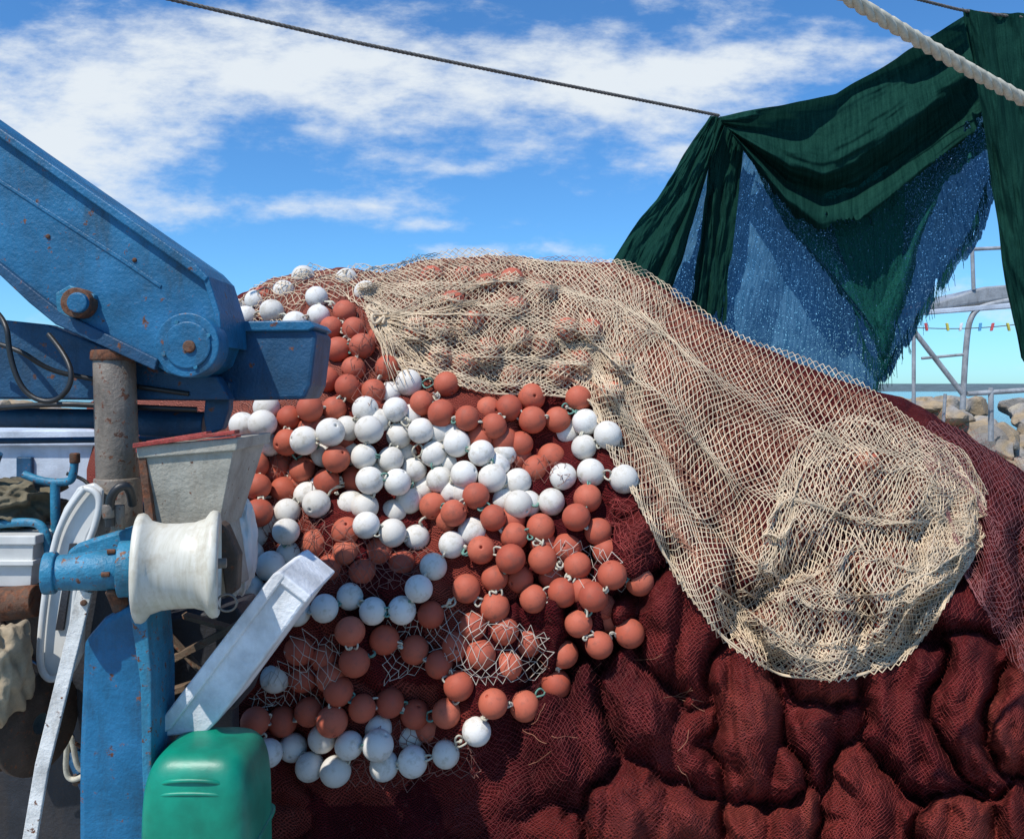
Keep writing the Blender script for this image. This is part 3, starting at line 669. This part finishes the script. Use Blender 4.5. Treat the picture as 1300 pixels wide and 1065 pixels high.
cloth('main_swag',[(912,146),(985,136),(1060,118),(1110,88),(1160,58),(1228,14)],[(932,178),(962,225),(995,275),(1040,300),(1085,285),(1140,250),(1200,205),(1264,160)],5.05,380,220,M_green,0,2.4,.075,7,.06)
cloth('thin_green',[(940,165),(985,180),(1060,170),(1160,140),(1255,140)],[(968,240),(1000,300),(1040,350),(1070,390),(1105,450),(1128,500),(1150,425),(1165,340),(1195,255),(1264,180)],5.2,440,220,M_green2,2.5,1.2,.05,8,.11)
cloth('green_tail',[(1040,230),(1100,200),(1150,200)],[(1098,400),(1122,480),(1142,440)],5.16,160,200,M_green2,2,0,.04,18,.15)
cloth('right_drop',[(1222,12),(1270,15),(1380,30)],[(1296,455),(1320,480),(1400,470)],4.75,160,240,M_green,3.2,0,.11,9,.0)
cloth('right_edge',[(1224,12),(1262,20)],[(1286,320),(1300,330)],4.8,50,160,M_green,1.6,0,.06,12,.03)
fr=[]
for k in range(240):
    t=random.random();pts=[(1060,515),(1114,510),(1150,450),(1198,375),(1243,302),(1268,225)];i=min(4,int(t*5));f_=t*5-i
    a=pts[i][0]+(pts[i+1][0]-pts[i][0])*f_-8;b_=pts[i][1]+(pts[i+1][1]-pts[i][1])*f_-16
    fr.append([q(a+random.uniform(-2,2),b_,5.3),q(a+random.uniform(-4,4),b_+random.uniform(6,10),5.3),q(a+random.uniform(-8,6),b_+random.uniform(12,34),5.3)])
for k in range(70):
    a=1085+random.random()*55;b_=395+60*math.sin((a-1085)/55*3.14);fr.append([q(a,b_,5.14),q(a+random.uniform(-3,3),b_+8,5.14),q(a+random.uniform(-6,6),b_+random.uniform(14,34),5.14)])
curveset('frayed_threads',fr,.0015,M_green2,gt)
# ================= ROPES
def rope(nm,pts,r,m,par,strands=3,n=None):
    d=[0]
    for a,b_ in zip(pts[:-1],pts[1:]): d.append(d[-1]+(b_-a).length)
    n=n or int(d[-1]/(r*1.2));P=np.array([tuple(p) for p in pts]);s=np.linspace(0,d[-1],n);Q=np.stack([np.interp(s,d,P[:,k]) for k in range(3)],-1)
    for _ in range(n//3): Q[1:-1]=(Q[:-2]+2*Q[1:-1]+Q[2:])/4
    T_=np.gradient(Q,axis=0);T_/=np.linalg.norm(T_,axis=1,keepdims=True);u=np.cross(T_,[0,1,.1]);u/=np.linalg.norm(u,axis=1,keepdims=True);w=np.cross(T_,u)
    cu=bpy.data.curves.new(nm,'CURVE');cu.dimensions='3D';cu.bevel_depth=r*.56;cu.bevel_resolution=2
    for k in range(strands):
        ph=s/(r*7)*6.283+k*6.283/strands
        X=Q+(u*np.cos(ph)[:,None]+w*np.sin(ph)[:,None])*r*.5
        sp=cu.splines.new('POLY');sp.points.add(n-1);sp.points.foreach_set('co',np.c_[X,np.ones(n)].ravel())
    cu.materials.append(m);return link(bpy.data.objects.new(nm,cu),par)
rope('mooring_line',[q(100,-28,3.6),q(210,-2,3.8),q(450,54,4.1),q(680,101,4.5),q(913,147,5.0)],.010,M_drope,None)
rope('thick_rope',[q(960,-85,1.9),q(1080,0,2.05),q(1190,66,2.2),q(1300,128,2.35),q(1420,190,2.5)],.0185,M_rope,None)
rope('upper_line',[q(1120,-12,4.6),q(1222,14,4.75),q(1400,34,4.75)],.009,M_drope,None)
# ================= RIGHT BOAT FRAME
fm=empty('boat_canopy_frame');Yf=9.0
def pipe(a,b_,c_,d_,w=3.2,m=M_grey,Y=Yf,Y2=None): return tube('pipe',[q(a,b_,Y),q(c_,d_,Y2 or Y)],w/F*Y*.8,m,fm,False)
prism('canopy_top',[(1172,390),(1250,364),(1420,350),(1420,364),(1290,378),(1190,393)],Yf,1.2,M_grey,fm,.02)
prism('canopy_edge',[(1170,394),(1290,384),(1420,368),(1420,375),(1290,391),(1170,400)],Yf-.03,.08,M_wall,fm,.01)
pipe(1160,420,1222,500,4);pipe(1234,312,1236,368,3);pipe(1205,318,1420,308,3);pipe(1228,500,1420,488,4);pipe(1258,492,1258,560,4)
tube('bent_post',[q(1222,520,Yf),q(1226,430,Yf),q(1234,396,Yf),q(1255,386,Yf),q(1300,378,Yf)],.03,M_grey,fm)
pipe(1160,395,1160,560,3);pipe(1330,380,1330,560,4);pipe(1170,455,1225,450,2.2);pipe(1200,500,1196,560,2.5)
cln=empty('clothes_line');tube('line',[q(1165,416,8.5),q(1225,420,8.5),q(1290,412,8.5)],.005,M_drope,cln)
for a,cc in [(1176,(.6,.1,.1)),(1203,(.6,.55,.1)),(1222,(.7,.7,.7)),(1246,(.1,.35,.6)),(1262,(.6,.1,.1)),(1280,(.6,.55,.1))]:
    t=random.uniform(-3,3);prism('clothes_peg',[(a-1.2,410),(a+1.2,410),(a+1.5+t,420),(a-.8+t,420)],8.48,.03,simple('peg',cc),cln,.003)
# ================= SETTING
big=mesh('sea',[(-3000,-3000,-1.0),(3000,-3000,-1.0),(3000,6000,-1.0),(-3000,6000,-1.0)],[(0,1,2,3)],M_sea)
mesh('quay_ground',[(-8,-4,0),(12,-4,0),(12,13,0),(-8,13,0),(-8,-4,-1.6),(12,-4,-1.6),(12,13,-1.6),(-8,13,-1.6)],[(0,1,2,3),(0,4,5,1),(1,5,6,2),(2,6,7,3),(3,7,4,0)],M_quay)
br=empty('rock_breakwater')
bm=bmesh.new();bmesh.ops.create_icosphere(bm,subdivisions=3,radius=1);base=np.array([v.co[:] for v in bm.verts]);bf=np.array([[v.index for v in f.verts] for f in bm.faces]);bm.free()
V=[];Fc=[];o=0
for k in range(1000):
    x=random.uniform(-22,30);t=random.random();y=19+t*4+random.uniform(-.4,.4);z=-1+2.62*min(1,t*1.35)*(1-.2*math.exp(-((x+8)/6)**2))
    sc=random.uniform(.25,.6);nrm=rng.normal(size=(9,3));nrm/=np.linalg.norm(nrm,axis=1,keepdims=True)
    pts=base.copy()
    for n_ in nrm:
        dt=pts@n_;pts-=np.clip(dt-.62,0,None)[:,None]*n_
    pts*=sc*np.array([random.uniform(.8,1.4),random.uniform(.8,1.2),random.uniform(.6,1)])
    V.append(pts+[x,y,z-.1]);Fc.append(bf+o);o+=len(base)
mesh('boulders',np.concatenate(V),np.concatenate(Fc),M_rock,br)
hx=np.linspace(-1800,1600,160)[:,None];hv=np.linspace(0,1,14)[None,:]
hz=(20+150*np.exp(-((hx+560)/220)**2)*(.7+.5*fbm(hx/120,0*hx,3)))*np.sin(hv*math.pi/2)
HP=np.stack([hx+0*hv,1500+hv*500+0*hx,hz-3],-1);gridmesh('hills',HP,M_hill)
# ================= WORLD
SE=math.radians(56);SA=math.radians(217)
w=bpy.data.worlds.new('World');scene.world=w;w.use_nodes=True;nt=w.node_tree;bg=nt.nodes['Background']
sky=N(nt,'ShaderNodeTexSky',sky_type='NISHITA');sky.sun_disc=False;sky.sun_elevation=SE;sky.sun_rotation=SA;sky.air_density=1.0;sky.dust_density=.3;sky.ozone_density=2.0
def mth(op,a,b_=None,c_=None,cl=False):
    n=N(nt,'ShaderNodeMath',operation=op);n.use_clamp=cl
    for i,v in enumerate((a,b_,c_)):
        if v is None: continue
        if hasattr(v,'links'): nt.links.new(v,n.inputs[i])
        else: n.inputs[i].default_value=v
    return n.outputs[0]
tc=N(nt,'ShaderNodeTexCoord');sp=N(nt,'ShaderNodeSeparateXYZ');nt.links.new(tc.outputs['Generated'],sp.inputs[0])
ay=mth('MAXIMUM',mth('ABSOLUTE',sp.outputs[1]),.05);cu_=mth('DIVIDE',sp.outputs[0],ay);cw=mth('DIVIDE',sp.outputs[2],ay)
cb=N(nt,'ShaderNodeCombineXYZ');nt.links.new(cu_,cb.inputs[0]);nt.links.new(mth('MULTIPLY',cw,2.3),cb.inputs[1])
rotm=N(nt,'ShaderNodeMapping');rotm.inputs['Rotation'].default_value=(0,0,.22);nt.links.new(cb.outputs[0],rotm.inputs[0])
n1=noise(nt,rotm.outputs[0],4.2,9,.58);n2=noise(nt,rotm.outputs[0],12,6,.66)
tot=None
for (a,b_,sx,sy,amp) in [(110,115,260,100,.30),(40,205,140,55,.22),(340,60,190,75,.2),(700,115,250,60,.32),(960,75,170,60,.26),(820,195,170,40,.14),(420,262,150,18,.26),(540,288,100,13,.20),(600,318,120,12,.28),(600,215,60,9,.16),(640,15,120,30,.12),(280,385,60,10,.2),(1230,400,150,60,.05)]:
    gx=mth('POWER',mth('ABSOLUTE',mth('DIVIDE',mth('SUBTRACT',cu_,(a-650)/F),sx/F)),2.0);gy=mth('POWER',mth('ABSOLUTE',mth('DIVIDE',mth('SUBTRACT',cw,(495-b_)/F),sy/F)),2.0)
    g=mth('MULTIPLY',mth('EXPONENT',mth('MULTIPLY',mth('ADD',gx,gy),-1.0)),amp)
    tot=g if tot is None else mth('ADD',tot,g)
dn=mth('ADD',mth('ADD',mth('MULTIPLY',n1,.95),mth('MULTIPLY',n2,.42)),tot)
mk=N(nt,'ShaderNodeMapRange',interpolation_type='SMOOTHSTEP');mk.inputs[1].default_value=.74;mk.inputs[2].default_value=1.07;mk.inputs[4].default_value=.95
nt.links.new(dn,mk.inputs[0])
STR=.12
tint=mixc(nt,1.0,sky.outputs[0],(.52,1.0,1.42),'MULTIPLY')
cc=mixc(nt,mk.outputs[0],tint,(.82/STR,.88/STR,.93/STR))
nt.links.new(cc,bg.inputs[0]);bg.inputs[1].default_value=STR
sd=bpy.data.lights.new('sun','SUN');sd.energy=4.5;sd.angle=math.radians(.5);sd.color=(1,.95,.87);so=bpy.data.objects.new('sun',sd);scene.collection.objects.link(so)
dirv=Vector((math.sin(SA)*math.cos(SE),math.cos(SA)*math.cos(SE),math.sin(SE)))
so.rotation_euler=dirv.to_track_quat('Z','Y').to_euler()
cam=bpy.data.cameras.new('camera');co_=bpy.data.objects.new('camera',cam);scene.collection.objects.link(co_);co_.location=CAM;co_.rotation_euler=(math.pi/2,0,0)
cam.sensor_width=36;cam.lens=36*F/1300;cam.shift_y=-37.5/1300;cam.clip_end=9000;cam.clip_start=.05;scene.camera=co_
scene.view_settings.view_transform='Standard';scene.view_settings.look='None';scene.view_settings.exposure=0
print('balls',len(balls),len(under))
